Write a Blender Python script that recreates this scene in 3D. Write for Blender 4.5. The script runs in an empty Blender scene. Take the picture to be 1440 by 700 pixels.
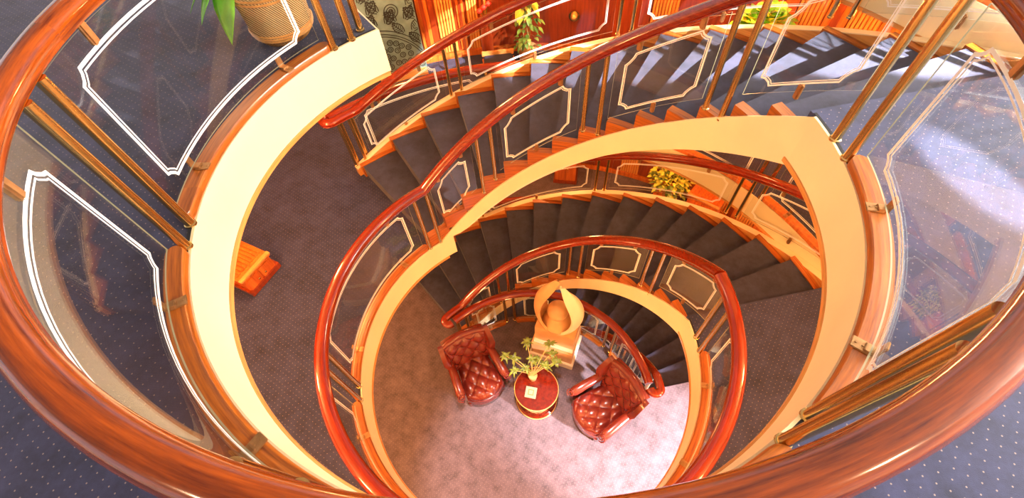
import bpy, bmesh, math, random
from mathutils import Vector, Matrix
random.seed(7)
R_ = math.radians
S = bpy.context.scene
C = S.collection
sin, cos, pi = math.sin, math.cos, math.pi

# ------------------------------------------------------------ camera
ZA, ZB, ZC, ZD = 5.4, 2.7, 0.0, -2.7
cam = bpy.data.objects.new('camera', bpy.data.cameras.new('camera')); C.objects.link(cam)
cam.data.sensor_width = 36.0
cam.data.lens = 647.68 / 1440 * 36.0
cam.data.clip_start = 0.02
TH, ROLL = .595, -.092
F = Vector((0, sin(TH), -cos(TH))); U = Vector((0, cos(TH), sin(TH))); X = Vector((1, 0, 0))
X2 = X * cos(ROLL) + U * sin(ROLL); U2 = U * cos(ROLL) - X * sin(ROLL)
M = Matrix.Identity(4)
for i in range(3):
    M[i][0] = X2[i]; M[i][1] = U2[i]; M[i][2] = -F[i]
M.translation = Vector((-.067, -1.806, ZA + 1.84))
cam.matrix_world = M
S.camera = cam

# ------------------------------------------------------------ world, lamps, exposure
W = bpy.data.worlds.new('world'); S.world = W; W.use_nodes = True
bg = W.node_tree.nodes['Background']
bg.inputs[0].default_value = (.96, .95, 1.0, 1); bg.inputs[1].default_value = .82
S.view_settings.view_transform = 'Standard'; S.view_settings.look = 'None'
S.view_settings.gamma = 1; S.view_settings.exposure = 0.35
S.cycles.transparent_max_bounces = 32

def lamp(kind, loc, energy, color, aim=None, **kw):
    d = bpy.data.lights.new('lamp', kind); d.energy = energy; d.color = color
    for k, v in kw.items(): setattr(d, k, v)
    o = bpy.data.objects.new('lamp', d); C.objects.link(o); o.location = loc
    if aim is not None:
        o.rotation_euler = (Vector(aim) - Vector(loc)).to_track_quat('-Z', 'Y').to_euler()
    return o
WARM = (1, .45, .15); DAY = (1, .97, .95)
# daylight from tall windows on the starboard side, upper deck
lamp('AREA', (6.9, -.6, 7.3), 1300, (1, .95, .88), (-1.7, 0, 5.0), shape='RECTANGLE', size=4.2, size_y=1.5)
# sunlit window on the sitting deck
lamp('SPOT', (4.0, -2.9, 2.1), 6000, (1, .93, .95), (1.75, -.75, 0), spot_size=R_(40), spot_blend=.6, shadow_soft_size=.15)
# sun patches over the upper flight and landing
lamp('SPOT', (5.6, -2.6, 8.1), 21000, (1, .95, .97), (1.75, 2.55, 4.4), spot_size=R_(12), spot_blend=.25, shadow_soft_size=.04)
lamp('SPOT', (3.4, -6.0, 8.1), 17000, (1, .95, .97), (2.30, -.40, 5.4), spot_size=R_(3.2), spot_blend=.4, shadow_soft_size=.04)
# added spot in place of skylight, brightens the sitting group down the well
lamp('SPOT', (.1, -.4, 8.2), 4200, (1, .80, .72), (-.1, -.78, 0), spot_size=R_(24), spot_blend=.5, shadow_soft_size=.25)
# warm lamps under the decks
for zt, e in ((ZA - .75, 60), (ZB - .75, 40), (ZC - .75, 24)):
    for k in range(7):
        a = R_(150 + 33 * k)
        lamp('POINT', (3.1 * cos(a), 3.1 * sin(a), zt), e * 1.9, WARM, shadow_soft_size=.12)
    for k in range(4):
        a = R_(25 + 28 * k)
        lamp('POINT', (4.4 * cos(a), 4.4 * sin(a), zt), e * 1.2, WARM, shadow_soft_size=.12)
# warm lamps added above the upper deck, out of view, for rail highlights
for x, y in ((-3, -3), (3, -3.2), (-3.2, 3), (3.4, 3.2)):
    lamp('AREA', (x, y, 8.2), 60, (1, .66, .38), (x, y, 0), shape='DISK', size=.4)

# ------------------------------------------------------------ materials
def newmat(name):
    m = bpy.data.materials.new(name); m.use_nodes = True
    nt = m.node_tree; return m, nt, nt.nodes['Principled BSDF']
def N(nt, t, **kw):
    n = nt.nodes.new(t)
    for k, v in kw.items(): setattr(n, k, v)
    return n
def ramp(nt, src, stops):
    r = N(nt, 'ShaderNodeValToRGB'); nt.links.new(src, r.inputs[0])
    e = r.color_ramp.elements
    e[0].position, e[0].color = stops[0][0], (*stops[0][1], 1)
    e[1].position, e[1].color = stops[1][0], (*stops[1][1], 1)
    for p, c in stops[2:]:
        x = e.new(p); x.color = (*c, 1)
    return r.outputs[0]
def simple(name, col, rough=.5, metal=0, coat=0, noise=.0, nscale=20, bump=0):
    m, nt, b = newmat(name)
    b.inputs['Base Color'].default_value = (*col, 1); b.inputs['Roughness'].default_value = rough
    b.inputs['Metallic'].default_value = metal; b.inputs['Coat Weight'].default_value = coat
    b.inputs['Coat Roughness'].default_value = .05
    if noise or bump:
        tc = N(nt, 'ShaderNodeTexCoord'); n = N(nt, 'ShaderNodeTexNoise'); n.inputs['Scale'].default_value = nscale
        n.inputs['Detail'].default_value = 6
        nt.links.new(tc.outputs['Object'], n.inputs['Vector'])
        if noise:
            c = ramp(nt, n.outputs['Fac'], [(.3, tuple(x * (1 - noise) for x in col)), (.7, tuple(min(1, x * (1 + noise)) for x in col))])
            nt.links.new(c, b.inputs['Base Color'])
        if bump:
            bp = N(nt, 'ShaderNodeBump'); bp.inputs['Strength'].default_value = bump; bp.inputs['Distance'].default_value = .01
            nt.links.new(n.outputs['Fac'], bp.inputs['Height']); nt.links.new(bp.outputs[0], b.inputs['Normal'])
    return m
def wood(name, dark, light, rough=.22, coat=.8, scale=1.0, polar=True):
    m, nt, b = newmat(name)
    tc = N(nt, 'ShaderNodeTexCoord')
    sx = N(nt, 'ShaderNodeSeparateXYZ'); nt.links.new(tc.outputs['Object'], sx.inputs[0])
    cm = N(nt, 'ShaderNodeCombineXYZ')
    if polar:   # grain runs round the well: radius, angle, height
        ln = N(nt, 'ShaderNodeVectorMath', operation='LENGTH'); c2 = N(nt, 'ShaderNodeCombineXYZ')
        nt.links.new(sx.outputs[0], c2.inputs[0]); nt.links.new(sx.outputs[1], c2.inputs[1]); nt.links.new(c2.outputs[0], ln.inputs[0])
        at = N(nt, 'ShaderNodeMath', operation='ARCTAN2'); nt.links.new(sx.outputs[1], at.inputs[0]); nt.links.new(sx.outputs[0], at.inputs[1])
        def mul(s, k):
            q = N(nt, 'ShaderNodeMath', operation='MULTIPLY'); nt.links.new(s, q.inputs[0]); q.inputs[1].default_value = k; return q.outputs[0]
        nt.links.new(mul(ln.outputs['Value'], 60 * scale), cm.inputs[0]); nt.links.new(mul(at.outputs[0], 5 * scale), cm.inputs[1]); nt.links.new(mul(sx.outputs[2], 60 * scale), cm.inputs[2])
    else:
        def mul(s, k):
            q = N(nt, 'ShaderNodeMath', operation='MULTIPLY'); nt.links.new(s, q.inputs[0]); q.inputs[1].default_value = k; return q.outputs[0]
        nt.links.new(mul(sx.outputs[0], 40 * scale), cm.inputs[0]); nt.links.new(mul(sx.outputs[1], 40 * scale), cm.inputs[1]); nt.links.new(mul(sx.outputs[2], 3 * scale), cm.inputs[2])
    n = N(nt, 'ShaderNodeTexNoise'); n.inputs['Scale'].default_value = 1.0; n.inputs['Detail'].default_value = 5; n.inputs['Roughness'].default_value = .65
    nt.links.new(cm.outputs[0], n.inputs['Vector'])
    nt.links.new(ramp(nt, n.outputs['Fac'], [(.30, dark), (.68, light)]), b.inputs['Base Color'])
    b.inputs['Roughness'].default_value = rough; b.inputs['Coat Weight'].default_value = coat; b.inputs['Coat Roughness'].default_value = .06
    return m
def carpet(name, base, dot, step=.042):
    m, nt, b = newmat(name)
    tc = N(nt, 'ShaderNodeTexCoord')
    mp = N(nt, 'ShaderNodeMapping'); nt.links.new(tc.outputs['Object'], mp.inputs[0])
    mp.inputs['Rotation'].default_value = (0, 0, R_(38)); mp.inputs['Scale'].default_value = (1 / step, 1 / step, 0)
    def dots(off):
        a = N(nt, 'ShaderNodeVectorMath', operation='ADD'); nt.links.new(mp.outputs[0], a.inputs[0]); a.inputs[1].default_value = (off, off, 0)
        f = N(nt, 'ShaderNodeVectorMath', operation='FRACTION'); nt.links.new(a.outputs[0], f.inputs[0])
        d = N(nt, 'ShaderNodeVectorMath', operation='DISTANCE'); nt.links.new(f.outputs[0], d.inputs[0]); d.inputs[1].default_value = (.5, .5, 0)
        l = N(nt, 'ShaderNodeMath', operation='LESS_THAN'); nt.links.new(d.outputs['Value'], l.inputs[0]); l.inputs[1].default_value = .075
        return l.outputs[0]
    nz = N(nt, 'ShaderNodeTexNoise'); nz.inputs['Scale'].default_value = 5; nz.inputs['Detail'].default_value = 9; nz.inputs['Roughness'].default_value = .75
    nt.links.new(tc.outputs['Object'], nz.inputs['Vector'])
    col = ramp(nt, nz.outputs['Fac'], [(.30, tuple(x * .50 for x in base)), (.70, tuple(x * 1.5 for x in base))])
    mx = N(nt, 'ShaderNodeMixRGB'); nt.links.new(dots(0), mx.inputs[0]); nt.links.new(col, mx.inputs[1]); mx.inputs[2].default_value = (*dot, 1)
    nt.links.new(mx.outputs[0], b.inputs['Base Color'])
    b.inputs['Roughness'].default_value = .8; b.inputs['Specular IOR Level'].default_value = .25
    b.inputs['Sheen Weight'].default_value = .15
    n2 = N(nt, 'ShaderNodeTexNoise'); n2.inputs['Scale'].default_value = 320; nt.links.new(tc.outputs['Object'], n2.inputs['Vector'])
    bp = N(nt, 'ShaderNodeBump'); bp.inputs['Strength'].default_value = .35; bp.inputs['Distance'].default_value = .003
    nt.links.new(n2.outputs['Fac'], bp.inputs['Height']); nt.links.new(bp.outputs[0], b.inputs['Normal'])
    return m
def glass(name):
    m, nt, b = newmat(name); nt.nodes.remove(b)
    g = N(nt, 'ShaderNodeNewGeometry'); mr = N(nt, 'ShaderNodeMapRange')
    nt.links.new(g.outputs['Backfacing'], mr.inputs[0]); mr.inputs[3].default_value = 1.52; mr.inputs[4].default_value = 1 / 1.52
    fr = N(nt, 'ShaderNodeFresnel'); nt.links.new(mr.outputs[0], fr.inputs['IOR'])
    t = N(nt, 'ShaderNodeBsdfTransparent'); t.inputs[0].default_value = (.97, .985, .975, 1)
    gl = N(nt, 'ShaderNodeBsdfGlossy'); gl.inputs['Roughness'].default_value = .0
    mx = N(nt, 'ShaderNodeMixShader'); mf = N(nt, 'ShaderNodeMath', operation='MULTIPLY'); nt.links.new(fr.outputs[0], mf.inputs[0]); mf.inputs[1].default_value = .75; nt.links.new(mf.outputs[0], mx.inputs[0]); nt.links.new(t.outputs[0], mx.inputs[1]); nt.links.new(gl.outputs[0], mx.inputs[2])
    nt.links.new(mx.outputs[0], nt.nodes['Material Output'].inputs[0])
    return m
def wicker(name):
    m, nt, b = newmat(name)
    tc = N(nt, 'ShaderNodeTexCoord'); w = N(nt, 'ShaderNodeTexWave', wave_type='BANDS', bands_direction='DIAGONAL')
    w.inputs['Scale'].default_value = 30; nt.links.new(tc.outputs['Object'], w.inputs['Vector'])
    nt.links.new(ramp(nt, w.outputs['Fac'], [(.2, (.20, .10, .03)), (.8, (.75, .52, .25))]), b.inputs['Base Color'])
    b.inputs['Roughness'].default_value = .6
    bp = N(nt, 'ShaderNodeBump'); bp.inputs['Strength'].default_value = .6; bp.inputs['Distance'].default_value = .01
    nt.links.new(w.outputs['Fac'], bp.inputs['Height']); nt.links.new(bp.outputs[0], b.inputs['Normal'])
    return m
MAT = dict(
    carpet=carpet('blue pin-dot carpet', (.028, .031, .082), (.24, .18, .18)),
    carpet_low=carpet('sunlit mauve pin-dot carpet', (.115, .082, .098), (.30, .22, .20)),  # blue carpet again, the bright light on this deck put into its colour
    tread=carpet('blue stair carpet', (.032, .033, .066), (.036, .037, .068)),
    rail=wood('varnished handrail', (.09, .008, .001), (.42, .070, .002), .16, .55),
    darkrail=wood('red mahogany handrail', (.12, .007, .002), (.27, .022, .003), .14, .7),
    kerb=wood('worn oak kerb', (.17, .034, .004), (.48, .13, .012), .3, .25),
    edge=wood('honey wood trim', (.50, .20, .045), (.75, .36, .10), .3, .5),
    panel=wood('orange wood panelling', (.42, .07, .008), (.75, .20, .025), .3, .5, .6, False),
    flute=wood('fluted golden wood', (.60, .20, .03), (.9, .42, .09), .3, .5, .6, False),
    redwood=wood('dark red panelling', (.16, .018, .004), (.34, .05, .008), .3, .5, .6, False),
    cream=simple('cream painted fascia', (.82, .67, .42), .42, noise=.04, nscale=3),
    plaster=simple('cream ceiling paint', (.80, .72, .58), .7),
    brass=simple('brass', (.74, .53, .22), .2, 1),
    bronze=simple('brown bronze bracket', (.42, .22, .09), .3, .7, noise=.2, nscale=40),
    glass=glass('clear glass'),
    gedge=simple('polished glass edge', (.36, .34, .22), .3),
    etch=simple('white etched line', (.85, .82, .78), .6),
    gap=simple('dark joint', (.01, .01, .015), .8),
    leather=simple('oxblood leather', (.145, .016, .009), .27, coat=.4, noise=.25, nscale=6, bump=.15),
    leather2=simple('oxblood piping', (.14, .012, .008), .3, coat=.3),
    button=simple('leather button', (.12, .012, .008), .35),
    mahog=wood('polished mahogany', (.07, .004, .002), (.15, .011, .003), .12, 1.0, .5, False),
    gilt=simple('gilt line', (.85, .55, .18), .3, .8),
    marble=simple('honey marble', (.60, .34, .15), .38, noise=.16, nscale=5),
    marblew=simple('white marble edge', (.80, .70, .52), .35, noise=.05, nscale=5),
    pot=simple('terracotta pot', (.62, .33, .12), .5, noise=.2, nscale=30),
    stem=simple('pale plant stem', (.55, .42, .15), .5),
    leaf=simple('yellow green leaf', (.16, .22, .03), .4, noise=.35, nscale=14),
    leafb=simple('bright green leaf', (.16, .50, .03), .3, noise=.3, nscale=9),
    leafy=simple('yellow leaf', (.75, .72, .08), .4, noise=.25, nscale=12),
    leafd=simple('dark green leaf', (.10, .20, .03), .4, noise=.4, nscale=12),
    wick=wicker('woven wicker'),
    paper=simple('ivory card', (.36, .31, .21), .5),
    ink=simple('gold printed square', (.25, .17, .05), .5),
    teal=simple('grey green etched metal', (.17, .27, .27), .35, .3, noise=.2, nscale=8),
    black=simple('black engraving', (.012, .014, .014), .5),
    darkb=simple('dark blue upholstery', (.02, .02, .045), .7),
    red=simple('red blossom', (.8, .04, .02), .5),
    hull=simple('pale hull wall', (.72, .66, .56), .6),
)

# ------------------------------------------------------------ helpers
def obj(name, bm, mat, parent=None, smooth=False, loc=None, rot=None):
    bmesh.ops.recalc_face_normals(bm, faces=bm.faces)
    me = bpy.data.meshes.new(name); bm.to_mesh(me); bm.free()
    me.materials.append(MAT[mat])
    if smooth:
        me.shade_smooth()
        try: me.set_sharp_from_angle(angle=R_(38))
        except Exception: pass
    o = bpy.data.objects.new(name, me); C.objects.link(o)
    if parent: o.parent = parent
    if loc: o.location = loc
    if rot: o.rotation_euler = rot
    return o
def tag(o, label=None, cat=None, group=None, kind=None):
    if label: o['label'] = label
    if cat: o['category'] = cat
    if group: o['group'] = group
    if kind: o['kind'] = kind
    return o
def thing(name, label, cat, loc=(0, 0, 0), rz=0, group=None):
    o = bpy.data.objects.new(name, None); C.objects.link(o); o.empty_display_size = .1
    o.location = loc; o.rotation_euler = (0, 0, rz)
    return tag(o, label, cat, group)
def pp(r, a, z): return Vector((r * cos(R_(a)), r * sin(R_(a)), z))
def loft(bm, secs, closed=False, cap=True):
    vs = [[bm.verts.new(p) for p in s] for s in secs]
    n = len(secs[0]); m = len(vs)
    for i in range(m if closed else m - 1):
        a, b = vs[i], vs[(i + 1) % m]
        for j in range(n):
            bm.faces.new((a[j], a[(j + 1) % n], b[(j + 1) % n], b[j]))
    if cap and not closed:
        bm.faces.new(vs[0]); bm.faces.new(list(reversed(vs[-1])))
def ring(bm, prof, a0, a1, step=2.0, cap=True):
    """prof(a) -> list of (r, z) round the section"""
    n = max(1, int(math.ceil(abs(a1 - a0) / step)))
    secs = []
    for i in range(n + 1):
        a = a0 + (a1 - a0) * i / n
        secs.append([pp(r, a, z) for r, z in prof(a)])
    loft(bm, secs, cap=cap)
def box_prof(r0, r1, z0, z1):
    f = lambda v, a: v(a) if callable(v) else v
    return lambda a: [(f(r0, a), f(z0, a)), (f(r1, a), f(z0, a)), (f(r1, a), f(z1, a)), (f(r0, a), f(z1, a))]
def ringobj(name, r0, r1, z0, z1, a0, a1, mat, parent=None, step=2.0, smooth=False):
    bm = bmesh.new(); ring(bm, box_prof(r0, r1, z0, z1), a0, a1, step)
    return obj(name, bm, mat, parent, smooth)
def sweep(bm, pts, prof, cap=True):
    """prof: list of (side, up); side is horizontal, across the path"""
    secs = []; n = len(pts)
    for i, p in enumerate(pts):
        t = (pts[min(n - 1, i + 1)] - pts[max(0, i - 1)]).normalized()
        s = Vector((t.y, -t.x, 0))
        if s.length < 1e-5: s = Vector((1, 0, 0))
        s.normalize(); u = s.cross(t).normalized()
        if u.z < 0: u = -u
        secs.append([p + s * a + u * b for a, b in prof])
    loft(bm, secs, cap=cap)
def oval(w, h, n=20): return [(w / 2 * cos(2 * pi * i / n), h / 2 * sin(2 * pi * i / n)) for i in range(n)]
def handrail_prof():
    # moulded rail: broad rounded top, narrower foot, small groove on each side
    return [(0, .047), (.024, .045), (.044, .035), (.057, .017), (.060, .0), (.055, -.014), (.047, -.018), (.046, -.026), (.052, -.031),
            (.047, -.040), (.030, -.046), (0, -.048), (-.030, -.046), (-.047, -.040), (-.052, -.031), (-.046, -.026), (-.047, -.018),
            (-.055, -.014), (-.060, .0), (-.057, .017), (-.044, .035), (-.024, .045)]
def tube(bm, pts, rad, n=8):
    rads = rad if isinstance(rad, (list, tuple)) else [rad] * len(pts)
    secs = []; m = len(pts)
    for i, p in enumerate(pts):
        t = (pts[min(m - 1, i + 1)] - pts[max(0, i - 1)]).normalized()
        a = t.cross(Vector((0, 0, 1)) if abs(t.z) < .95 else Vector((1, 0, 0))).normalized(); b = t.cross(a)
        secs.append([p + (a * cos(2 * pi * k / n) + b * sin(2 * pi * k / n)) * rads[i] for k in range(n)])
    loft(bm, secs)
def box(bm, c, s, rot=0, bev=0):
    g = bmesh.ops.create_cube(bm, size=1)['verts']
    bmesh.ops.scale(bm, vec=s, verts=g)
    if bev:
        e = list({e for v in g for e in v.link_edges})
        r = bmesh.ops.bevel(bm, geom=e, offset=bev, segments=2, affect='EDGES'); 
        g = list({v for f in r['faces'] for v in f.verts} | set(v for v in g if v.is_valid))
    if rot: bmesh.ops.rotate(bm, cent=(0, 0, 0), matrix=Matrix.Rotation(rot, 3, 'Z'), verts=g)
    bmesh.ops.translate(bm, vec=c, verts=g)
def lathe(bm, prof, n=32, c=(0, 0, 0)):
    secs = [[Vector((c[0] + r * cos(2 * pi * k / n), c[1] + r * sin(2 * pi * k / n), c[2] + z)) for k in range(n)] for r, z in prof]
    loft(bm, secs)

# ------------------------------------------------------------ stair and deck geometry
R = 1.717          # radius of the open well
RO = 3.30          # outer radius of the treads
WELL0, WELL1 = 6.9, 121.5
NJ, A_LOW, DA, RISE = 15, 125.8, 8.493, .18
def nosing(j): return A_LOW - DA * (j - 1)
def slope(zt):     # height of the deck line along a flight that leaves the deck at zt
    return lambda a: zt if a <= 5 else (zt - 2.7 if a >= 122 else zt - 2.7 * (a - 5) / 117)
def lin(zt): return lambda a: zt - 2.7 * (a - 5) / 117

decks = ((ZA, 'upper'), (ZB, 'middle'), (ZC, 'lower'))
for zt, nm in decks:
    r0 = 1.732 if zt > .1 else 0.0
    for k, (a, b, ri) in enumerate(((WELL1, 360 + WELL0, r0), (WELL0, WELL1, 3.465)) + (((WELL0, WELL1, 0),) if zt < .1 else ())):
        ro = 1.70 if (k == 2) else 7.5
        if ri == 0:
            bm = bmesh.new(); n = 60; c0 = bm.verts.new((0, 0, zt)); vv = []
            for i in range(n + 1): vv.append(bm.verts.new(pp(ro, a + (b - a) * i / n, zt)))
            for i in range(n): bm.faces.new((c0, vv[i], vv[i + 1]))
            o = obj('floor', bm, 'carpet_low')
            md = o.modifiers.new('t', 'SOLIDIFY'); md.thickness = .05; md.offset = -1
        else:
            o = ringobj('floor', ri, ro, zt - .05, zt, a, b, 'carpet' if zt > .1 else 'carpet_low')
        o['kind'] = 'structure'
        if ro > 2:
            o = ringobj('ceiling', max(ri, 1.732), ro, zt - .33, zt - .052, a, b, 'plaster'); o['kind'] = 'structure'
bm = bmesh.new(); lathe(bm, [(7.5, ZD - .1), (7.5, ZD)], 64); tag(obj('floor', bm, 'carpet'), kind='structure')

tn = 0
def trim(*a, **k):
    global tn; tn += 1
    o = ringobj('trim_%d' % tn, *a, **k); o['kind'] = 'structure'; return o
for zt in (ZA, ZB):
    a0 = WELL1 if zt == ZA else 116.5
    trim(R, 1.731, zt - .335, zt + .004, a0, 361.5 + 3.5, 'cream')                        # fascia round the void
    trim(R - .010, 1.735, zt - .368, zt - .336, a0 + (0 if zt == ZA else 4), 360 + 6, 'edge')  # wood bead below it
for zt in (ZA, ZB, ZC):
    trim(3.452, 3.465, zt - .335, zt + .004, WELL0 - 4, WELL1, 'cream')
    trim(3.445, 3.468, zt - .368, zt - .336, WELL0 - 4, WELL1, 'edge')
    if zt > .1: trim(1.7335, 1.752, zt - .01, zt + .003, WELL1 + .3, 366, 'gap')          # dark liner the posts stand in
    # radial end of the opening
    bm = bmesh.new()
    p = [pp(1.717, WELL1, zt), pp(3.46, WELL1, zt)]
    d = Vector((sin(R_(WELL1)), -cos(R_(WELL1)), 0)) * .012
    loft(bm, [[p[0] - Vector((0, 0, .335)), p[0], p[0] + d, p[0] + d - Vector((0, 0, .335))], [p[1] - Vector((0, 0, .335)), p[1], p[1] + d, p[1] + d - Vector((0, 0, .335))]])
    tn += 1; tag(obj('trim_%d' % tn, bm, 'cream'), kind='structure')

# upper deck room: ceiling, sill and window mullions
bm = bmesh.new(); lathe(bm, [(7.5, 8.3), (7.5, 8.4)], 64); tag(obj('ceiling', bm, 'plaster'), kind='structure')
tag(ringobj('wall_front', 7.4, 7.5, ZA, ZA + .8, 0, 360, 'hull', step=5), kind='structure')
for k in range(20):
    tag(ringobj('window_%d' % (k + 1), 7.38, 7.52, ZA + .8, 8.3, 18 * k, 18 * k + 2.0, 'hull'), kind='structure')

# ------------------------------------------------------------ flights
def flight(zt, label):
    zb = zt - 2.7
    t = thing('staircase', label, 'staircase', (0, 0, zb), 0, 'curved flights of the spiral stair')
    loc = (0, 0, 0)
    def P(name, r0, r1, z0, z1, a0, a1, mat, step=2.2, bev=0):
        f = lambda v: (lambda a: v(a) - zb) if callable(v) else v - zb
        bm = bmesh.new(); ring(bm, box_prof(r0, r1, f(z0), f(z1)), a0, a1, step)
        return obj(name, bm, mat, t)
    for j in range(1, NJ):
        z = zb + RISE * j; a1 = nosing(j); a0 = nosing(j + 1)
        P('tread', 1.812, RO, z - .16, z, a0 - .8, a1, 'tread')
        P('tread_end', 1.735, 1.811, z - .205, z + .012, a0 - .2, a1 + .5, 'kerb')
        P('tread_end', RO + .001, 3.369, z - .205, z + .014, a0 - .2, a1 + .4, 'kerb')
    L = lin(zt)
    nos = lambda a: zb + RISE * (1 + (A_LOW - a) / DA)
    P('stringer', R, 1.733, lambda a: max(L(a) - max(.23, .38 - .0022 * (a - 5)), zb - .0), lambda a: max(L(a) - .0, zb + .002) , 4.9, 121.9, 'cream')
    P('stringer', 3.37, 3.445, lambda a: max(nos(a) - .42, zb - .05), lambda a: nos(a) - .035, 3.5, 127, 'edge')
    P('stringer_cap', 3.366, 3.448, lambda a: nos(a) - .034, lambda a: nos(a) - .024, 3.5, 127, 'cream')
    P('soffit', 1.735, 3.368, lambda a: max(L(a) - .28, zb - .0), lambda a: max(L(a) - .22, zb + .01), 8, 117, 'plaster')
    return t
flight(ZA, 'top curved flight of blue carpeted steps descending from the camera deck')
flight(ZB, 'middle curved flight of carpeted steps ending on the deck with the armchairs')
flight(ZC, 'lowest curved flight going down behind the marble sculpture')

# ------------------------------------------------------------ railings
def ribbon(bm, loop, d0, d1, place):
    """loop: closed convex-ish list of (s, z) ; strip between inward offsets d0 and d1"""
    n = len(loop)
    area = sum(loop[i][0] * loop[(i + 1) % n][1] - loop[(i + 1) % n][0] * loop[i][1] for i in range(n))
    sg = 1 if area > 0 else -1
    def off(d):
        out = []
        for i in range(n):
            p0, p1, p2 = Vector(loop[i - 1]), Vector(loop[i]), Vector(loop[(i + 1) % n])
            e1 = (p1 - p0).normalized(); e2 = (p2 - p1).normalized()
            n1 = Vector((-e1.y, e1.x)) * sg; n2 = Vector((-e2.y, e2.x)) * sg
            b = n1 + n2; b = b / max(.5, b.length_squared / 2)
            out.append(p1 + b * d)
        return out
    A, B = off(d0), off(d1)
    va = [bm.verts.new(place(p)) for p in A]; vb = [bm.verts.new(place(p)) for p in B]
    for i in range(n):
        j = (i + 1) % n
        bm.faces.new((va[i], va[j], vb[j], vb[i]))
def dense(loop, m=.08):
    out = []
    for i, p in enumerate(loop):
        q = loop[(i + 1) % len(loop)]
        k = max(1, int(math.hypot(q[0] - p[0], q[1] - p[1]) / m))
        for t in range(k): out.append((p[0] + (q[0] - p[0]) * t / k, p[1] + (q[1] - p[1]) * t / k))
    return out
def glass_panel(par, rg, a0, a1, zf, z_lo, z_hi, insx=.10, insz=.055, notch=.055, clamps=None, zfloor=None, side=-1, lw=1.0):
    """curved glass sheet on radius rg between angles, zf(a) = base line height"""
    T = .0035
    bm = bmesh.new(); ring(bm, box_prof(rg - T, rg + T, lambda a: zf(a) + z_lo, lambda a: zf(a) + z_hi), a0, a1, 1.0)
    g = obj('glass_panel', bm, 'glass', par)
    g.data.materials.append(MAT['gedge'])
    for f in g.data.polygons:
        c = Vector((f.center.x, f.center.y, 0)).normalized()
        if abs(f.normal.dot(c)) < .7: f.material_index = 1
        f.use_smooth = True
    g.data.set_sharp_from_angle(angle=R_(40))
    s0, s1 = R_(a0) * rg + insx, R_(a1) * rg - insx
    b, t, c = z_lo + insz, z_hi - insz - .02, notch
    k = [(c, 0), (.80 * c, .42 * c), (.42 * c, .80 * c), (0, c)]
    loop = [(s0 + x, b + y) for x, y in k[::-1]][::1]
    loop = [(s0 + x, b + y) for x, y in reversed(k)] + [(s1 - x, b + y) for x, y in k] + [(s1 - x, t - y) for x, y in reversed(k)] + [(s0 + x, t - y) for x, y in k]
    loop = dense(loop)
    def place(p):
        a = math.degrees(p[0] / rg); return pp(rg + side * (T + .0012), a, zf(a) + p[1])
    bm = bmesh.new(); ribbon(bm, loop, 0, .016 * lw, place); ribbon(bm, loop, .024 * lw, .032 * lw, place)
    e = obj('etched_border', bm, 'etch', g)
    return g
def clamp_low(par, r, a, z, rg, out=1):
    bm = bmesh.new()
    box(bm, (0, 0, .004), (.078, .055, .008), bev=.003)
    box(bm, (.055 * out, 0, .040), (.012, .042, .085), bev=.004)
    box(bm, (.034 * out, 0, .010), (.05, .042, .012), bev=.003)
    for dx in (-.022, .004):
        bmesh.ops.create_cone(bm, segments=8, radius1=.005, radius2=.005, depth=.003, cap_ends=True, matrix=Matrix.Translation((dx, 0, .0095)))
    o = obj('clamp', bm, 'bronze', par); o.location = pp(r, a, z); o.rotation_euler = (0, 0, R_(a)); return o
def clamp_top(par, rg, a, z):
    bm = bmesh.new(); box(bm, (0, 0, 0), (.026, .045, .13), bev=.008)
    o = obj('bracket', bm, 'bronze', par); o.location = pp(rg, a, z); o.rotation_euler = (0, 0, R_(a)); return o
def post(par, r, a, z0, z1, rad=.0245):
    bm = bmesh.new()
    lathe(bm, [(rad * 1.25, 0), (rad * 1.25, .012), (rad, .016), (rad, z1 - z0)], 20)
    o = obj('post', bm, 'brass', par, smooth=True); o.location = pp(r, a, z0); return o
def kerb(par, r0, r1, a0, a1, z0, z1, mat='kerb', name='kerb'):
    """wood strip with rounded ends"""
    bm = bmesh.new(); rm = (r0 + r1) / 2; hw = (r1 - r0) / 2; secs = []
    angs = [a0 + math.degrees(hw / rm) * (1 - cos(pi / 2 * i / 6)) for i in range(6)]
    n = max(2, int((a1 - a0) / 2.5)); e = math.degrees(hw / rm)
    full = angs + [a0 + e + (a1 - a0 - 2 * e) * i / n for i in range(n + 1)] + [a1 - (x - a0) for x in reversed(angs)]
    f = lambda v, a: v(a) if callable(v) else v
    for a in full:
        d = min(a - a0, a1 - a) / e
        w = hw if d >= 1 else hw * math.sqrt(max(.06, 1 - (1 - d) ** 2))
        zl, zh = f(z0, a), f(z1, a)
        secs.append([pp(rm - w, a, zl), pp(rm + w, a, zl), pp(rm + w, a, zh - .008), pp(rm + w * .88, a, zh), pp(rm - w * .88, a, zh), pp(rm - w, a, zh - .008)])
    loft(bm, secs); return obj(name, bm, mat, par, smooth=True)
def rail_pts(r, a0, a1, zf, step=2.0):
    n = max(2, int(abs(a1 - a0) / step)); return [pp(r, a0 + (a1 - a0) * i / n, zf(a0 + (a1 - a0) * i / n)) for i in range(n + 1)]
RH = .928
def rail_obj(par, pts, mat, k=1.0):
    bm = bmesh.new(); sweep(bm, pts, [(a * k, b) for a, b in handrail_prof()]); return obj('handrail', bm, mat, par, smooth=True)
G = 2.45     # half the angle between the two posts of a pair

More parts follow.
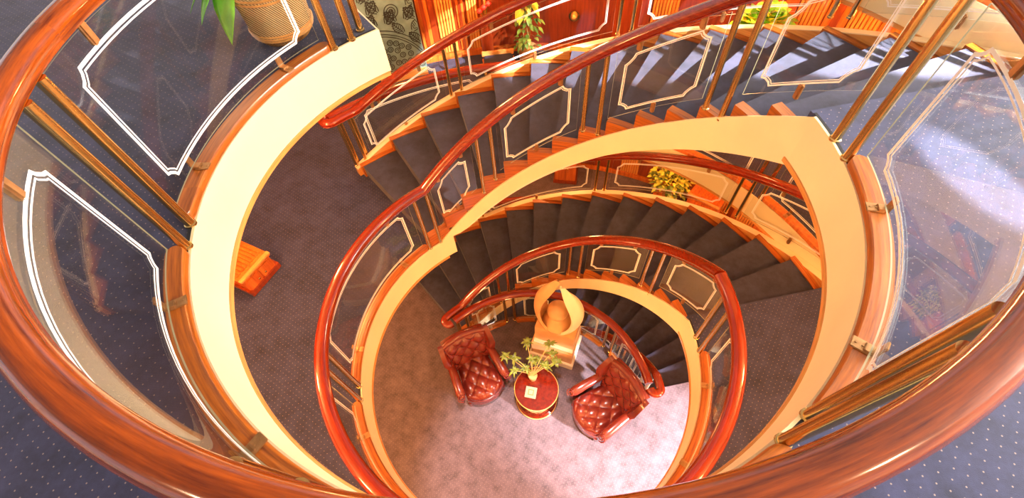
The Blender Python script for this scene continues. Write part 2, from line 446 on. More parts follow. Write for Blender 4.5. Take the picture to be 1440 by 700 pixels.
def level_railing(zt, pairs, a_end0, a_end1, label, mat, r=R, singles=(), extra=None, kmat='kerb', sgn=1):
    """pairs: angles of post pairs; bays are between them. sgn=1: glass outward of the posts"""
    t = thing('railing', label, 'railing', group='level glass railings')
    rp, rg, k0, k1, rr = r + .025 * sgn, r + .058 * sgn, r + .008 * sgn, r + .10 * sgn, r + (.056 if mat == 'rail' else .043) * sgn
    k0, k1 = min(k0, k1), max(k0, k1)
    zf = lambda a: zt
    pts = rail_pts(rr, a_end0, a_end1, lambda a: zt + RH)
    if extra: pts = extra(pts)
    rail_obj(t, pts, mat, .80 if mat == 'rail' else 1.0)
    g = G * R / r
    for a in pairs:
        for s in (-g, g):
            post(t, rp, a + s, zt, zt + RH - (.042 if mat == 'rail' else .02))
    ends = [p for p in pairs]
    for i in range(len(ends) - 1):
        a0, a1 = ends[i], ends[i + 1]
        kerb(t, k0, k1, a0 + g * 1.25, a1 - g * 1.25, zt - .002, zt + .05, kmat)
        pa0, pa1 = a0 + g * 1.9, a1 - g * 1.9
        glass_panel(t, rg, pa0, pa1, zf, .09, .86, side=-sgn)
        dd = math.degrees(.30 / r)
        for c in (pa0 + dd, 231.5 if (zt == ZA and i == 1) else pa1 - dd):
            clamp_low(t, (k0 + k1) / 2 - .02 * sgn, c, zt + .05, rg, out=sgn)
            clamp_top(t, rg, c - .6, zt + .845)
    return t
def flight_railing(zt, r, label, mat, bays, outer=False, a_top=5, a_bot=122, extra=None):
    t = thing('stair_railing', label, 'railing', group='sloping glass stair railings')
    zs = slope(zt); rr = r + .043 if not outer else r
    rp = r + .025 if not outer else r; rg = r + .058 if not outer else r
    pts = rail_pts(rr, a_top, a_bot, lambda a: zs(a) + RH, 1.5)
    if extra: pts = extra(pts)
    rail_obj(t, pts, mat)
    nos = lambda a: zt - 2.7 + RISE * max(0, math.floor((A_LOW - a) / DA) + 1)
    g = G * R / r
    for i, a in enumerate(bays):
        lo = i == 0 and not outer; 
        if i in (0, len(bays) - 1) and not outer: continue      # those posts belong to the level railings
        for s in (-g, g):
            z0 = min(nos(a + s), zt)
            post(t, rp, a + s, z0 + .01 if not outer else zs(a + s) + .17 + (0), zs(a + s) + RH - .02, .022)
    for i in range(len(bays) - 1):
        a0, a1 = bays[i] + g * 1.9, bays[i + 1] - g * 1.9
        glass_panel(t, rg, a0, a1, lin(zt), .22 if outer else .17, .84, insx=.075, insz=.05, notch=.075, side=-1, lw=.75)
        m = (a0 + a1) / 2
        bm = bmesh.new(); box(bm, (0, 0, 0), (.03, .04, .11), bev=.01); 
        o = obj('bracket', bm, 'bronze', t); o.location = pp(rg, m, lin(zt)(m) + (.20 if outer else .17)); o.rotation_euler = (0, 0, R_(m))
        for q in (.22, .78):
            a = a0 + (a1 - a0) * q
            clamp_top(t, rg, a, lin(zt)(a) + .845)
    return t
def hairpin(pts, r_to, end='last', z=None):
    """round the end of a rail back towards radius r_to"""
    p = pts[-1] if end == 'last' else pts[0]; q = pts[-2] if end == 'last' else pts[1]
    t = (p - q); t.z = 0; t.normalize(); c_dir = Vector((p.x, p.y, 0)).normalized()
    rr = math.hypot(p.x, p.y); hw = (r_to - rr) / 2
    c = p + c_dir * hw; out = []
    for i in range(1, 11):
        th = pi * i / 10
        out.append(c - c_dir * hw * cos(th) + t * abs(hw) * sin(th))
    out2 = [Vector((v.x, v.y, p.z)) for v in out]
    return pts + out2 if end == 'last' else list(reversed(out2)) + pts

IN_BAYS = (-3.7, 29.1, 63.2, 98.3, 124.5)
# camera deck, round the void
def a_extra(pts):   # turns outwards along the open end of the landing
    e = [pp(1.76 + .05 + .12 * i, WELL1 + 4.2 - .9 * min(i, 3) * .5, ZA + RH) for i in range(1, 14)]
    return list(reversed(e)) + pts
LR_A = level_railing(ZA, (130.5, 189.7, 250.5, 301.8, 356.3), 128.5, 365, 'big orange varnished handrail with brass posts and glass nearest the camera', 'rail', extra=a_extra)
post(LR_A, 1.80, 124.6, ZA, ZA + RH - .02)
for j in range(3): post(LR_A, 2.4 + .5 * j, 122.9, ZA, ZA + RH - .02)
LR_B = level_railing(ZB, (124.5, 189.8, 246, 301.8, 356.3), 122, 365, 'red wooden level handrail with glass around the middle oval opening', 'darkrail')
FR_AB = flight_railing(ZA, R, 'red inner stair handrail of the top flight above the orange stringer', 'darkrail', IN_BAYS)
FR_BC = flight_railing(ZB, R, 'arched red inner handrail of the middle flight above the sculpture', 'darkrail', IN_BAYS, a_bot=131,
                       extra=lambda p: hairpin(p, 1.62))
for a in (120.5, 127): post(FR_BC, R + .025, a, 0.18 if a < 125 else 0, RH - .02, .022)
OUT_BAYS = (5.5, 32, 65, 100.2, 125.4)
def orail(zt, label, mat='darkrail'):
    return flight_railing(zt, 3.41, label, mat, OUT_BAYS, outer=True, a_bot=127.5, extra=lambda p: hairpin(p, 3.56))
orail(ZA, 'outer handrail of the top flight curving in front of the fluted panelling', 'darkrail')
orail(ZB, 'outer handrail of the middle flight under the orange stringer')
# level railings round the outside of each stair well
for zt, l in ((ZA, 'wooden kerb and glass rail on the cream band at the upper right'), (ZB, 'level glass railing on the wall side of the middle stair well'), (ZC, 'level glass railing on the wall side of the lowest stair well')):
    level_railing(zt, (4, 30, 60, 92, 124.5), 4, 127.5, l, 'darkrail', r=3.462, kmat='panel')
# horseshoe round the lowest well, and the rail that dives down it
def horseshoe():
    t = level_railing(ZC, (5.5, 36, 66, 97, 125), 2, 129.5, 'horseshoe handrail with glass curving behind the armchairs and sculpture', 'darkrail', r=1.665, sgn=-1)
    return t
horseshoe()
def dive(p): return hairpin(p, 1.62, 'first')
t = thing('stair_railing', 'red handrail diving down the lowest flight beside the right armchair', 'railing', group='sloping glass stair railings')
pts = [pp(1.76, a, RH) for a in (-.5, 1.5, 3.5)] + rail_pts(1.76, 5, 119, lambda a: slope(ZC)(a) + RH, 2)
rail_obj(t, dive(pts), 'darkrail')
for a in IN_BAYS[1:4]:
    for s in (-G, G): post(t, R + .025, a + s, slope(ZC)(a + s) + .1, slope(ZC)(a + s) + RH - .02, .022)
for i in range(4):
    glass_panel(t, R + .058, max(6, IN_BAYS[i] + G * 1.9), min(118, IN_BAYS[i + 1] - G * 1.9), lin(ZC), .17, .84, insx=.075, notch=.075)

# ------------------------------------------------------------ curved wall behind the stairs (middle and lower deck)
wn = 0
for zt, zc in ((ZB, ZA - .335), (ZC, ZB - .335), (ZD, ZC - .335)):
    bm = bmesh.new(); ring(bm, box_prof(5.30, 5.40, zt, zc), 8, 175, 2)
    w = tag(obj('wall_back', bm, 'redwood'), kind='structure')
    bm = bmesh.new(); ring(bm, box_prof(5.40, 5.50, zt, zc), 175, 368, 4)
    tag(obj('wall_front', bm, 'hull'), kind='structure')
    def wp(name, a0, a1, z0, z1, mat, d=.03):
        bm = bmesh.new(); ring(bm, box_prof(5.30 - d, 5.301, zt + z0, zt + z1), a0, a1, 1.5); return obj(name, bm, mat, w)
    wp('skirting', 8, 103.1, 0, .10, 'panel', .05)
    lay = [(8, 20, 'r'), (20, 26, 'f'), (26, 34, 'p'), (34, 37.5, 'f'), (37.5, 40.5, 'p'), (40.5, 44, 'f'), (44, 49, 'p'), (55, 60, 'r'), (60, 64, 'f'), (64, 69, 'r'), (69, 73, 'r'), (77, 81.5, 'r'), (82, 86, 'r'),
           (86.5, 91, 'r'), (91.2, 92.6, 'p'), (92.9, 94.7, 'f'), (95.0, 96.5, 'p'), (96.9, 99.8, 'f'), (100.9, 103.0, 'p')]
    for a0, a1, k in lay:
        if k == 'f':
            wp('panel', a0, a1, .1, 2.3, 'panel', .012)
            bm = bmesh.new(); n = max(4, int((a1 - a0) * 2.2))
            for i in range(n):
                a = a0 + (a1 - a0) * (i + .5) / n; h = (a1 - a0) / n * .32
                ring(bm, box_prof(5.262, 5.289, zt + .12, zt + 2.28), a - h, a + h, 3)
            o = obj('fluting', bm, 'flute', w); o['kind'] = 'stuff'
        else:
            wp('panel', a0 + .15, a1 - .15, .12, 2.28, 'panel' if k == 'p' else 'redwood', .028)
            if k == 'p': wp('moulding', a0 + (a1 - a0) * .35, a0 + (a1 - a0) * .65, .12, 2.28, 'redwood', .05)

# etched decorative panel at the left end of the wall
def etched():
    t = thing('etched_panel', 'grey green engraved panel with leaves and spirals beyond the white fascia', 'wall panel', (0, 0, ZB))
    bm = bmesh.new(); ring(bm, box_prof(5.14, 5.26, .02, 2.2), 103.2, 121, 1.5); obj('panel', bm, 'teal', t)
    bm = bmesh.new(); rs = 5.136
    def line(pts, w=.011):
        for i in range(len(pts) - 1):
            a, b = Vector(pts[i]), Vector(pts[i + 1]); d = (b - a)
            if d.length < 1e-5: continue
            n = Vector((-d.y, d.x)).normalized() * w / 2
            q = [a - n, b - n, b + n, a + n]
            f = [bm.verts.new(pp(rs, 103.2 + math.degrees(v.x / rs), v.y)) for v in q]
            bm.faces.new(f)
    Wd = R_(17.8) * rs
    arc = lambda cx, cy, r, t0, t1, n=16: [(cx + r * cos(R_(t0 + (t1 - t0) * i / n)), cy + r * sin(R_(t0 + (t1 - t0) * i / n))) for i in range(n + 1)]
    CX, CZ, RR = .75, -.10, .80
    for rr in (RR + .01, RR + .045, RR + .10): line([p for p in arc(CX, CZ, rr, 0, 180, 60) if 0 < p[0] < Wd and p[1] > .03], .013)
    rnd = random.Random(3); cs = []
    for tr in range(5000):
        x, y = rnd.uniform(.03, Wd - .03), rnd.uniform(.06, .72)
        if math.hypot(x - CX, y - CZ) > RR - .05: continue
        if all(math.hypot(x - a, y - b) > .092 for a, b in cs):
            cs.append((x, y)); line(arc(x, y, .041, 0, 360, 14), .014); line(arc(x, y, .017, 0, 300, 9), .011)
    k = 0
    for row in range(9):
        for col in range(12):
            k += 1
            cx, base = .02 + col * .145 + (.07 if row % 2 else 0), .48 + row * .19
            ang = 90 + (38 if (row + col) % 2 else -38)
            if math.hypot(cx - CX, base - CZ) < RR + .11 or math.hypot(cx - .34, base - 1.02) < .13: continue
            t0 = R_(ang); L = .22; o = Vector((cx, base)); d = Vector((cos(t0), sin(t0))); n = Vector((-d.y, d.x))
            line([tuple(o), tuple(o + d * L)], .013)
            for sgn in (-1, 1):
                line([tuple(o + d * L * q + n * sgn * 0.066 * sin(pi * min(1, q * .9 + .1))) for q in [i / 8 for i in range(9)]], .014)
                for m in range(1, 6):
                    q = m / 6.5; w = 0.066 * sin(pi * min(1, q * .9 + .1))
                    line([tuple(o + d * L * q), tuple(o + d * (L * q + .035) + n * sgn * w)], .011)
            if k % 3 == 0: line(arc(cx + .1, base + .02, .035, 0, 360, 12), .012)
    for rr in (.03, .06, .10): line(arc(.34, 1.02, rr, 0, 360, 20), .014)
    bmesh.ops.delete(bm, geom=[v for v in bm.verts if not (103.2 < math.degrees(math.atan2(v.co.y, v.co.x)) < 121 and .03 < v.co.z < 2.19)], context='VERTS')
    o = obj('engraving', bm, 'black', t)
    bm = bmesh.new(); ring(bm, box_prof(4.98, 5.14, .0, .03), 103.4, 112, 2); obj('sill', bm, 'edge', t)
etched()

# ------------------------------------------------------------ furniture
def grid_surf(bm, nu, nv, fn, thick):
    """displaced cushion: fn(u,v)->Vector top ; thick: Vector offset for the back"""
    top = [[bm.verts.new(fn(i / nu, j / nv)) for j in range(nv + 1)] for i in range(nu + 1)]
    bot = [[bm.verts.new(fn(i / nu, j / nv, True)) for j in range(nv + 1)] for i in range(nu + 1)]
    for i in range(nu):
        for j in range(nv):
            bm.faces.new((top[i][j], top[i + 1][j], top[i + 1][j + 1], top[i][j + 1]))
            bm.faces.new((bot[i][j], bot[i][j + 1], bot[i + 1][j + 1], bot[i + 1][j]))
    for i in range(nu):
        bm.faces.new((top[i][0], bot[i][0], bot[i + 1][0], top[i + 1][0])); bm.faces.new((top[i][nv], top[i + 1][nv], bot[i + 1][nv], bot[i][nv]))
    for j in range(nv):
        bm.faces.new((top[0][j], top[0][j + 1], bot[0][j + 1], bot[0][j])); bm.faces.new((top[nu][j], bot[nu][j], bot[nu][j + 1], top[nu][j + 1]))
def tuft(x, y, px, py):
    """diamond tufting: 0 in the creases and at buttons, 1 on the pillows"""
    a = (x / px + y / py) ; b = (x / px - y / py)
    return (abs(sin(pi * a)) * abs(sin(pi * b))) ** .42
def make_chair(label, loc, rz):
    t = thing('armchair', label, 'armchair', loc, rz, 'leather wing chairs at the round table')
    # local frame: +Y faces forward, seat width along X
    def ease(u): return 1 - abs(2 * u - 1) ** 4
    def seat(u, v, back=False):
        y = -.24 + .58 * v
        hw = .245 + .055 * v
        if v > .8: hw *= 1 - .25 * ((v - .8) / .2) ** 2
        x = (2 * u - 1) * hw
        yb = y + (.07 * (1 - (2 * u - 1) ** 2)) * v
        z = .40 + .045 * tuft(x, y, .21, .235) * min(1, ease(u) * 1.6) * min(1, (1 - v) * 6 + .25) + .02 * ease(u) - .05 * max(0, (v - .86) / .14) ** 2
        if back: return Vector((x * .97, yb - .01, .26))
        return Vector((x, yb, z))
    bm = bmesh.new(); grid_surf(bm, 44, 44, seat, None); obj('seat', bm, 'leather', t, smooth=True)
    def backf(u, v, back=False):
        z = .36 + .60 * v
        hw = .27 + .05 * v
        x = (2 * u - 1) * hw
        curve = .05 * (2 * u - 1) ** 2
        y = -.235 - .17 * v + curve
        z += -.035 * (2 * u - 1) ** 2 * v
        if back: return Vector((x * 1.04, y - .11 - curve * .6, z - .02))
        d = .042 * tuft(x, z, .205, .235) * min(1, ease(u) * 1.8) * min(1, ease(v) * 2)
        return Vector((x, y + d + .012 * ease(v), z))
    bm = bmesh.new(); grid_surf(bm, 44, 40, backf, None)
    bk = obj('backrest', bm, 'leather', t, smooth=True)
    # top roll of the back
    bm = bmesh.new(); tube(bm, [Vector((x / 20 * .335, -.435 + .05 * (x / 20) ** 2, .955 - .045 * (x / 20) ** 2)) for x in range(-20, 21)], [.052 * (1 - .25 * (x / 20) ** 6) for x in range(-20, 21)], 14)
    obj('top_roll', bm, 'leather', t, smooth=True)
    # buttons
    bm = bmesh.new()
    for i in range(-4, 5):
        for j in range(0, 9):
            for fx, fy in ((0, 0), (.5, .5)):
                x = (i + fx) * .21; y = (j - 2 + fy) * .235
                if abs(x) < .22 and -.2 < y < .3: bmesh.ops.create_uvsphere(bm, u_segments=8, v_segments=5, radius=.010, matrix=Matrix.Translation((x, y + .07 * (y + .24) / .58 * (1 - (x / .27) ** 2), .418)))
    o = obj('buttons', bm, 'button', t, smooth=True); o['kind'] = 'stuff'
    for s in (-1, 1):
        # wing
        def wing(u, v, back=False, s=s):
            z = .56 + .41 * v * (1 - .62 * u ** 1.6)
            y = -.41 + (.27 - .05 * v) * u
            bulge = .022 * sin(pi * u) * sin(pi * v)
            x = s * (.285 + .055 * v + .02 * u)
            return Vector((x + s * (.055 + bulge if back else -bulge - .015), y, z))
        bm = bmesh.new(); grid_surf(bm, 14, 14, wing, None); obj('wing', bm, 'leather', t, smooth=True)
        # rolled arm: panel plus scroll
        bm = bmesh.new()
        secs = []
        for k in range(15):
            v = k / 14; y = -.30 + .60 * v
            cx = s * (.315 + .045 * v); zc = .565 + .03 * sin(pi * v) - .035 * v * v; rr = .060 + .012 * v
            ends = .45 if k in (0, 14) else (.86 if k in (1, 13) else 1)
            sec = []
            for q in range(20):
                th = 2 * pi * q / 20
                sec.append(Vector((cx + s * rr * cos(th) * ends, y, zc + rr * .92 * sin(th) * ends)))
            secs.append(sec)
        loft(bm, secs); obj('arm_roll', bm, 'leather', t, smooth=True)
        bm = bmesh.new()
        secs = []
        for k in range(9):
            v = k / 8; y = -.33 + .60 * v; xo = .33 + .04 * v
            e = (.02, .008)[1] if 0 < k < 8 else .028
            yy = y + (-.02 if k == 8 else 0)
            secs.append([Vector((s * (xo - .045 + e), yy, .16)), Vector((s * (xo + .035 - e), yy, .16)), Vector((s * (xo + .045 - e), yy, .30)), Vector((s * (xo + .05 - e), yy, .53)), Vector((s * (xo - .055 + e), yy, .53)), Vector((s * (xo - .05 + e), yy, .30))])
        loft(bm, secs); obj('arm_panel', bm, 'leather', t)
        # scroll on the arm front
        bm = bmesh.new(); p = []
        for k in range(34):
            th = -pi / 2 + k / 33 * 3.4 * pi; rad = .068 * (1 - k / 40)
            p.append(Vector((s * (.36 + rad * cos(th)), .262 - rad * sin(th) * .62 + .035, .545 + rad * sin(th) * .80 + .012)))
        tube(bm, p, .008, 6); obj('scroll', bm, 'leather2', t, smooth=True)
    # apron and legs
    bm = bmesh.new()
    secs = []
    for k in range(13):
        u = k / 12 * 2 - 1; secs.append([Vector((u * .30, .34 + .07 * (1 - u * u) - .06 * abs(u) ** 3, z)) for z in (.17, .30)] + [Vector((u * .28, .0, z)) for z in (.30, .17)])
    loft(bm, secs); obj('apron', bm, 'leather', t)
    for s in (-1, 1):
        for y, h in ((.28, .18), (-.42, .20)):
            bm = bmesh.new(); lathe(bm, [(.018, 0), (.026, .03), (.024, .08), (.034, h)], 12, (s * .27, y, 0)); obj('leg', bm, 'mahog', t, smooth=True)
    return t
make_chair('oxblood tufted leather wing chair on the left of the round table', (-.76, .61, 0), R_(-68 - 90))
make_chair('oxblood tufted leather wing chair on the right, back against the curved handrail', (1.01, -.05, 0), R_(207 - 90))

t = thing('round_table', 'round red mahogany drum table between the two armchairs', 'table', (.10, .25, 0))
bm = bmesh.new(); lathe(bm, [(.0, .50), (.29, .50), (.31, .515), (.318, .535), (.31, .55), (.0, .552)], 48); obj('tabletop', bm, 'mahog', t, smooth=True)
bm = bmesh.new(); lathe(bm, [(.319, .528), (.324, .531), (.324, .537), (.319, .540)], 48); obj('gilt_edge', bm, 'gilt', t, smooth=True)
bm = bmesh.new(); lathe(bm, [(.27, .085), (.275, .40), (.285, .50)], 40); obj('drum', bm, 'mahog', t, smooth=True)
bm = bmesh.new(); lathe(bm, [(.30, 0), (.31, .02), (.305, .06), (.275, .085)], 48); obj('base', bm, 'mahog', t, smooth=True)
bm = bmesh.new(); lathe(bm, [(.311, .022), (.315, .026), (.315, .034), (.311, .038)], 48); obj('gilt_band', bm, 'gilt', t, smooth=True)

t = thing('card', 'square ivory card with a gold centre lying on the round table', 'card', (.015, .195, .553), R_(-16))
bm = bmesh.new(); box(bm, (0, 0, .006), (.16, .16, .012), bev=.002); obj('sheet', bm, 'paper', t)
bm = bmesh.new(); box(bm, (0, 0, .0135), (.085, .085, .003)); obj('printed_square', bm, 'ink', t)
bm = bmesh.new(); box(bm, (0, 0, .0155), (.055, .055, .002)); obj('inner_square', bm, 'paper', t)

def leaf_mesh(bm, base, d, up, L, wd, curl=.3, n=6, fold=.12):
    d = d.normalized(); s = d.cross(up).normalized()
    if s.length < .1: s = Vector((1, 0, 0))
    u = s.cross(d).normalized(); rows = []
    for i in range(n + 1):
        v = i / n; w = wd * (sin(pi * v ** .7) ** .8 if 0 < v < 1 else .02)
        c = base + d * L * (v - .15 * curl * v * v) - Vector((0, 0, 1)) * L * curl * v * v
        rows.append((bm.verts.new(c - s * w + u * fold * w), bm.verts.new(c), bm.verts.new(c + s * w + u * fold * w)))
    for i in range(n):
        a, b = rows[i], rows[i + 1]
        bm.faces.new((a[0], a[1], b[1], b[0])); bm.faces.new((a[1], a[2], b[2], b[1]))

def table_plant():
    t = thing('potted_plant', 'bare stemmed plant with star shaped leaf clusters on the round table', 'plant', (.065, .40, .553))
    bm = bmesh.new(); lathe(bm, [(.045, 0), (.052, .01), (.062, .10), (.066, .125), (.060, .13), (.055, .115)], 24); obj('pot', bm, 'pot', t, smooth=True)
    bm = bmesh.new(); lathe(bm, [(.0, .11), (.056, .112)], 20); obj('soil', bm, 'gap', t)
    rnd = random.Random(5)
    tips = [(-.36, .22, .42), (-.24, .17, .44), (-.26, .02, .34), (-.04, .34, .55), (.0, .14, .40), (.28, .30, .52), (.35, .07, .40), (.19, .05, .36), (.08, .16, .30), (-.10, .05, .30), (.30, .20, .40)]
    for k, (x, y, z) in enumerate(tips):
        bm = bmesh.new(); b = Vector((0, 0, .11)); e = Vector((x, y, z)); pts = []
        for i in range(9):
            v = i / 8; pts.append(b + Vector((x * v ** 1.2, y * v ** 1.2, (z - .11) * (1 - (1 - v) ** 1.5))))
        tube(bm, pts, .006, 6); obj('stem', bm, 'stem', t, smooth=True)
        bm = bmesh.new()
        for i in range(15):
            a = i * 2.4 + rnd.random(); el = rnd.uniform(-.2, .9)
            d = Vector((cos(a) * cos(el), sin(a) * cos(el), sin(el)))
            leaf_mesh(bm, e, d, Vector((0, 0, 1)), rnd.uniform(.08, .135), .014, .6)
        o = obj('leaf_cluster', bm, 'leaf', t)
table_plant()

def sculpture():
    t = thing('sculpture', 'cream stone sculpture of two curved fins cupping a ball', 'sculpture', (.50, 1.06, 0), R_(-25))
    zt = 1.0
    def prism(name, mat, w, d, z0, z1, cx=0, cy=0):
        bm = bmesh.new(); box(bm, (cx, cy, (z0 + z1) / 2), (w, d, z1 - z0), bev=.006); return obj(name, bm, mat, t)
    prism('plinth_base', 'marblew', .72, .56, 0, .16); prism('plinth', 'marble', .66, .50, .161, .52)
    prism('plinth_step', 'marblew', .62, .46, .521, .60, .01, .01); prism('plinth_top', 'marble', .60, .42, .601, zt, .01, .02)
    # fins: leaf shaped shells that rise from the plinth and lean together at the tip
    def fin(side, H, lean, mat):
        bm = bmesh.new(); n = 26; m = 12; T = .035
        def P(u, v, off):
            # v height, u across from the front edge to the back edge
            half = .33 * (sin(pi * (.17 + .80 * v)) ** .80)
            a0 = -1.50 + .68 * sin(pi * v ** .85); ang = a0 + (.75 - a0) * u
            cx = lean(v)
            x = side * (half * cos(ang) + off * cos(ang)) + cx
            y = .21 * sin(pi * min(1, .25 + .8 * v)) * sin(ang) * 1.15 + off * sin(ang)
            return Vector((x, y, zt - .04 + H * v))
        secs = []
        for i in range(n + 1):
            v = i / n
            ring_ = [P(j / m, v, T / 2) for j in range(m + 1)] + [P(j / m, v, -T / 2) for j in range(m, -1, -1)]
            secs.append(ring_)
        loft(bm, secs); return obj('fin', bm, mat, t, smooth=True)
    fin(-1, 1.22, lambda v: -.01 + .02 * v, 'marble')
    fin(1, 1.08, lambda v: .03 - .03 * v, 'marblew')
    bm = bmesh.new(); bmesh.ops.create_uvsphere(bm, u_segments=32, v_segments=20, radius=.15, matrix=Matrix.Translation((0, -.02, zt + .40)))
    obj('ball', bm, 'marble', t, smooth=True)
    bm = bmesh.new(); lathe(bm, [(.20, -.0), (.22, .06), (.17, .16), (.10, .26)], 28, (0, 0, zt)); obj('cup', bm, 'marble', t, smooth=True)
sculpture()

# ------------------------------------------------------------ planters and cabinets on the side decks
def foliage(bm, c, rad, n, L, wd, seed, squash=.8):
    rnd = random.Random(seed)
    for i in range(n):
        a = rnd.uniform(0, 2 * pi); el = rnd.uniform(-.5, 1.5); q = rad * rnd.uniform(.35, 1)
        d = Vector((cos(a) * cos(el), sin(a) * cos(el), sin(el)))
        p = Vector(c) + Vector((d.x, d.y, d.z * squash)) * q
        leaf_mesh(bm, p, d + Vector((rnd.uniform(-.5, .5), rnd.uniform(-.5, .5), rnd.uniform(-.3, .3))), Vector((0, 0, 1)), L * rnd.uniform(.7, 1.2), wd * rnd.uniform(.8, 1.2), .4, 4)
def bush(label, a, r, z, rad, n, mats, h=.35, L=.12, wd=.035, box_=True, seed=1, hang=False):
    p = pp(r, a, z); t = thing('potted_plant', label, 'plant', p, R_(a))
    bm = bmesh.new()
    if box_:
        loft(bm, [[Vector((sx * .16, sy * .16, 0)) for sx, sy in ((-1, -1), (1, -1), (1, 1), (-1, 1))], [Vector((sx * .20, sy * .20, h)) for sx, sy in ((-1, -1), (1, -1), (1, 1), (-1, 1))]])
    else: lathe(bm, [(.13, 0), (.15, .02), (.18, h)], 24)
    obj('planter', bm, 'panel' if box_ else 'pot', t)
    for k, m in enumerate(mats):
        bm = bmesh.new(); foliage(bm, (0, 0, h + rad * .7), rad, n // len(mats), L, wd, seed + k); o = obj('foliage', bm, m, t); o['kind'] = 'stuff'
    return t
bush('dense yellow green plant below the middle deck band', 52.0, 4.85, 0, .36, 420, ('leaf', 'leafy'), h=.45, seed=11)
bush('bright yellow green plant behind the top flight at upper right', 46, 4.68, ZB, .30, 300, ('leafy', 'leafb'), h=.95, L=.2, wd=.07, seed=21)
# tall trailing plant by the panelling
t = thing('climbing_plant', 'tall leafy climbing plant in front of the dark panelling', 'plant', pp(4.95, 84.5, ZB), 0)
bm = bmesh.new(); lathe(bm, [(.11, 0), (.13, .02), (.15, .26)], 24); obj('pot', bm, 'pot', t, smooth=True)
for k in range(4):
    bm = bmesh.new(); tube(bm, [Vector((.06 * sin(k * 2 + v * 4), .05 * cos(k * 2 + v * 3), .2 + v * 1.2)) for v in [i / 12 for i in range(13)]], .006, 6); obj('stem', bm, 'stem', t)
for k, m in enumerate(('leafd', 'leaf', 'leafy')):
    bm = bmesh.new(); rnd = random.Random(40 + k)
    for i in range((110, 80, 26)[k]):
        a = rnd.uniform(0, 2 * pi); z = rnd.uniform(.3, 1.35) if k < 2 else rnd.uniform(.85, 1.35); q = .19 * rnd.uniform(.2, 1) * (1.1 if z < .8 else .8)
        leaf_mesh(bm, Vector((q * cos(a), q * sin(a), z)), Vector((cos(a), sin(a), rnd.uniform(-.7, .4))), Vector((0, 0, 1)), rnd.uniform(.07, .12) * (1.6 if k == 2 else 1), .03 * (1.7 if k == 2 else 1), .5, 4)
    o = obj('foliage', bm, m, t); o['kind'] = 'stuff'

def cabinet(label, p, rz, w=.62, d=.42, h=.80):
    t = thing('cabinet', label, 'cabinet', p, rz, 'small wooden cabinets')
    bm = bmesh.new(); box(bm, (0, 0, h * .46), (w, d, h * .92), bev=.006); obj('body', bm, 'panel', t)
    bm = bmesh.new(); box(bm, (0, 0, .04), (w + .06, d + .06, .08), bev=.006); obj('plinth', bm, 'redwood', t)
    bm = bmesh.new(); box(bm, (0, 0, h * .92 + .02), (w + .04, d + .04, .04), bev=.006); obj('top', bm, 'panel', t)
    bm = bmesh.new(); box(bm, (0, -d / 2 - .005, h * .92 + .045), (w + .05, .05, .03), bev=.005); obj('front_lip', bm, 'edge', t)
    bm = bmesh.new()
    for i in range(9): box(bm, (-w / 2 + w * (i + .5) / 9, .02, h * .92 + .048), (w / 9 * .6, d * .8, .016), bev=.003)
    o = obj('ribs', bm, 'panel', t); o['kind'] = 'stuff'
    for s in (-1, 1):
        bm = bmesh.new(); box(bm, (s * w / 4, -d / 2 - .008, h * .48), (w * .44, .018, h * .72), bev=.004); dr = obj('door', bm, 'panel', t)
        bm = bmesh.new(); bmesh.ops.create_uvsphere(bm, u_segments=10, v_segments=6, radius=.014, matrix=Matrix.Translation((s * .05, -d / 2 - .03, h * .55))); obj('knob', bm, 'brass', dr)
    return t
cabinet('orange wooden cabinet half hidden under the white fascia at left', (-3.23, 1.295, ZB), R_(60), .40, .60, .27)
cabinet('small orange wooden cabinet seen under the orange stringer', pp(4.95, 76, 0), R_(-14), .42, .36, .8)
cabinet('orange wooden cabinet beside the dense plant on the lower deck', pp(4.85, 43.5, 0), R_(-45), .55, .36, .8)

t = thing('bench', 'low bench with dark blue top in front of the wood panelling', 'bench', pp(4.55, 90.0, ZB), R_(2))
bm = bmesh.new(); box(bm, (0, 0, .12), (.50, .44, .24), bev=.01); obj('frame', bm, 'panel', t)
bm = bmesh.new(); box(bm, (0, 0, .27), (.46, .40, .06), bev=.02); obj('cushion', bm, 'darkb', t)
bm = bmesh.new(); box(bm, (0, .23, .30), (.50, .04, .08), bev=.008); obj('back_ledge', bm, 'edge', t)

t = thing('wall_light', 'round brass wall light on the red panelling', 'wall light', pp(5.24, 76.5, ZB + .60), R_(76.5))
bm = bmesh.new(); bmesh.ops.create_cone(bm, segments=28, radius1=.085, radius2=.085, depth=.03, cap_ends=True, matrix=Matrix.Rotation(pi / 2, 4, 'Y')); obj('back_plate', bm, 'brass', t)
bm = bmesh.new(); bmesh.ops.create_uvsphere(bm, u_segments=20, v_segments=12, radius=.055, matrix=Matrix.Translation((-.035, 0, 0))); obj('shade', bm, 'gilt', t, smooth=True)

t = thing('flower_vase', 'small vase of red blossoms by the panelling', 'vase', pp(5.0, 91.8, ZB), 0)
bm = bmesh.new(); lathe(bm, [(.05, 0), (.09, .20), (.10, .45), (.05, .68), (.06, .72)], 20); obj('vase', bm, 'redwood', t, smooth=True)
for k in range(3):
    bm = bmesh.new(); e = Vector((.07 * (k - 1), .02 * k, .86 + .04 * k)); tube(bm, [Vector((0, 0, .68)), e * .5 + Vector((0, 0, .38)), e], .005, 6); obj('stem', bm, 'leafd', t)
    bm = bmesh.new(); bmesh.ops.create_icosphere(bm, subdivisions=2, radius=.038, matrix=Matrix.Translation(e))
    for i in range(8): leaf_mesh(bm, e, Vector((cos(i * .8), sin(i * .8), .4)), Vector((0, 0, 1)), .06, .02)
    obj('blossom', bm, 'red', t)

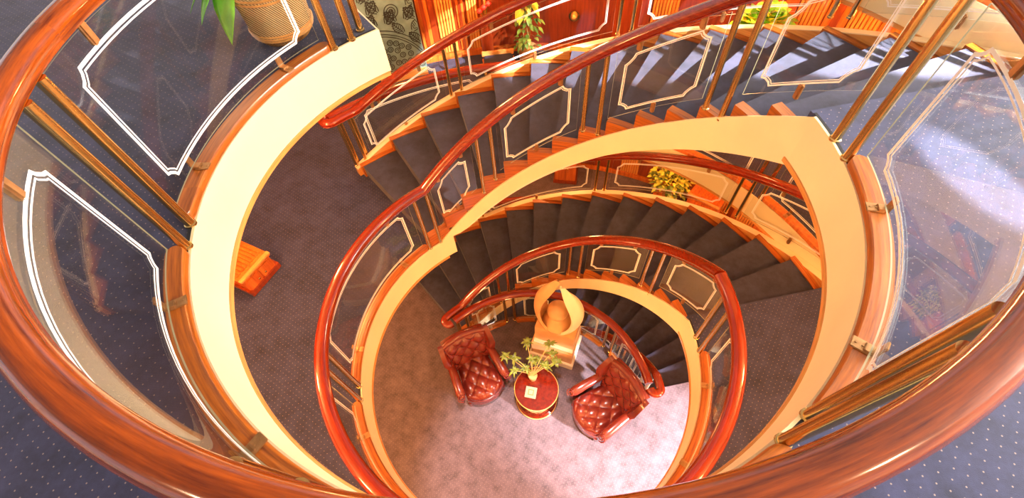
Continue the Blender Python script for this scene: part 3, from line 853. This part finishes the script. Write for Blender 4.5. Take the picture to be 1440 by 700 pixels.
def basket():
    t = thing('wicker_basket_plant', 'round wicker basket planter with big green leaves at top left', 'plant', (-1.56, 1.50, ZA))
    bm = bmesh.new(); lathe(bm, [(.10, 0), (.155, .015), (.195, .06), (.215, .10), (.222, .26), (.235, .36), (.225, .37), (.20, .33)], 48); obj('basket', bm, 'wick', t, smooth=True)
    for z, r in ((.075, .208), (.095, .216), (.115, .219), (.34, .236), (.365, .236)):
        bm = bmesh.new(); secs = []
        for i in range(49):
            a = 2 * pi * i / 48; secs.append([Vector(((r + .008 * cos(q)) * cos(a), (r + .008 * cos(q)) * sin(a), z + .008 * sin(q))) for q in (0, pi / 2, pi, 1.5 * pi)])
        loft(bm, secs, cap=False); obj('woven_band', bm, 'edge', t, smooth=True)
    bm = bmesh.new()
    for i in range(60):
        a = 2 * pi * i / 60; box_ = [pp(.10, 0, 0)]
        tube(bm, [Vector((.115 * cos(a), .115 * sin(a), .002)), Vector((.165 * cos(a + .05), .165 * sin(a + .05), .022)), Vector((.204 * cos(a + .1), .204 * sin(a + .1), .066))], .0045, 5)
    o = obj('weave', bm, 'edge', t); o['kind'] = 'stuff'
    bm = bmesh.new(); lathe(bm, [(0, .30), (.205, .31)], 24); obj('soil', bm, 'gap', t)
    return t
tb = basket()
def big_leaf(base, d, L, w, par, nx=10):
    bm = bmesh.new(); d = Vector(d).normalized(); s = d.cross(Vector((0, 0, 1))).normalized(); u = s.cross(d); rows = []
    prof = [(0, .0), (-.06, .35), (.03, .80), (.18, 1.0), (.38, .92), (.58, .68), (.78, .38), (.92, .13), (1, .0)]
    for v, k in prof:
        ww = w * k; c = Vector(base) + d * L * max(v, 0) - Vector((0, 0, 1)) * L * .25 * v * v
        e = Vector(base) + d * L * v - Vector((0, 0, 1)) * L * .25 * v * v
        rows.append([bm.verts.new(q) for q in (e - s * ww + u * .18 * ww, e - s * ww * .5 + u * .13 * ww, c, e + s * ww * .5 + u * .13 * ww, e + s * ww + u * .18 * ww)])
    for a, b in zip(rows, rows[1:]):
        for i in range(4): bm.faces.new((a[i], a[i + 1], b[i + 1], b[i]))
    bmesh.ops.remove_doubles(bm, verts=bm.verts, dist=1e-5)
    o = obj('leaf', bm, 'leafb', par, smooth=True)
    md = o.modifiers.new('t', 'SOLIDIFY'); md.thickness = .002
    return o
for b, d, L, w in (((-.20, -.14, .40), (-.25, -.7, -.9), .26, .085), ((-.28, -.10, .42), (-.7, -.5, -.6), .22, .06), ((-.34, -.04, .42), (-.9, -.2, -.5), .22, .06),
                   ((-.02, -.12, .45), (-.1, -.6, .2), .2, .07), ((-.18, .0, .46), (-.8, .2, .2), .22, .07), ((.08, -.1, .46), (.5, -.3, .4), .2, .07), ((0, .1, .46), (.2, .6, .5), .22, .07)):
    o = big_leaf(b, d, L, w, tb)
    bm = bmesh.new(); tube(bm, [Vector((0, 0, .3)), Vector((b[0] * .6, b[1] * .6, b[2] + .05)), Vector(b)], .004, 6); obj('stem', bm, 'leafb', tb)
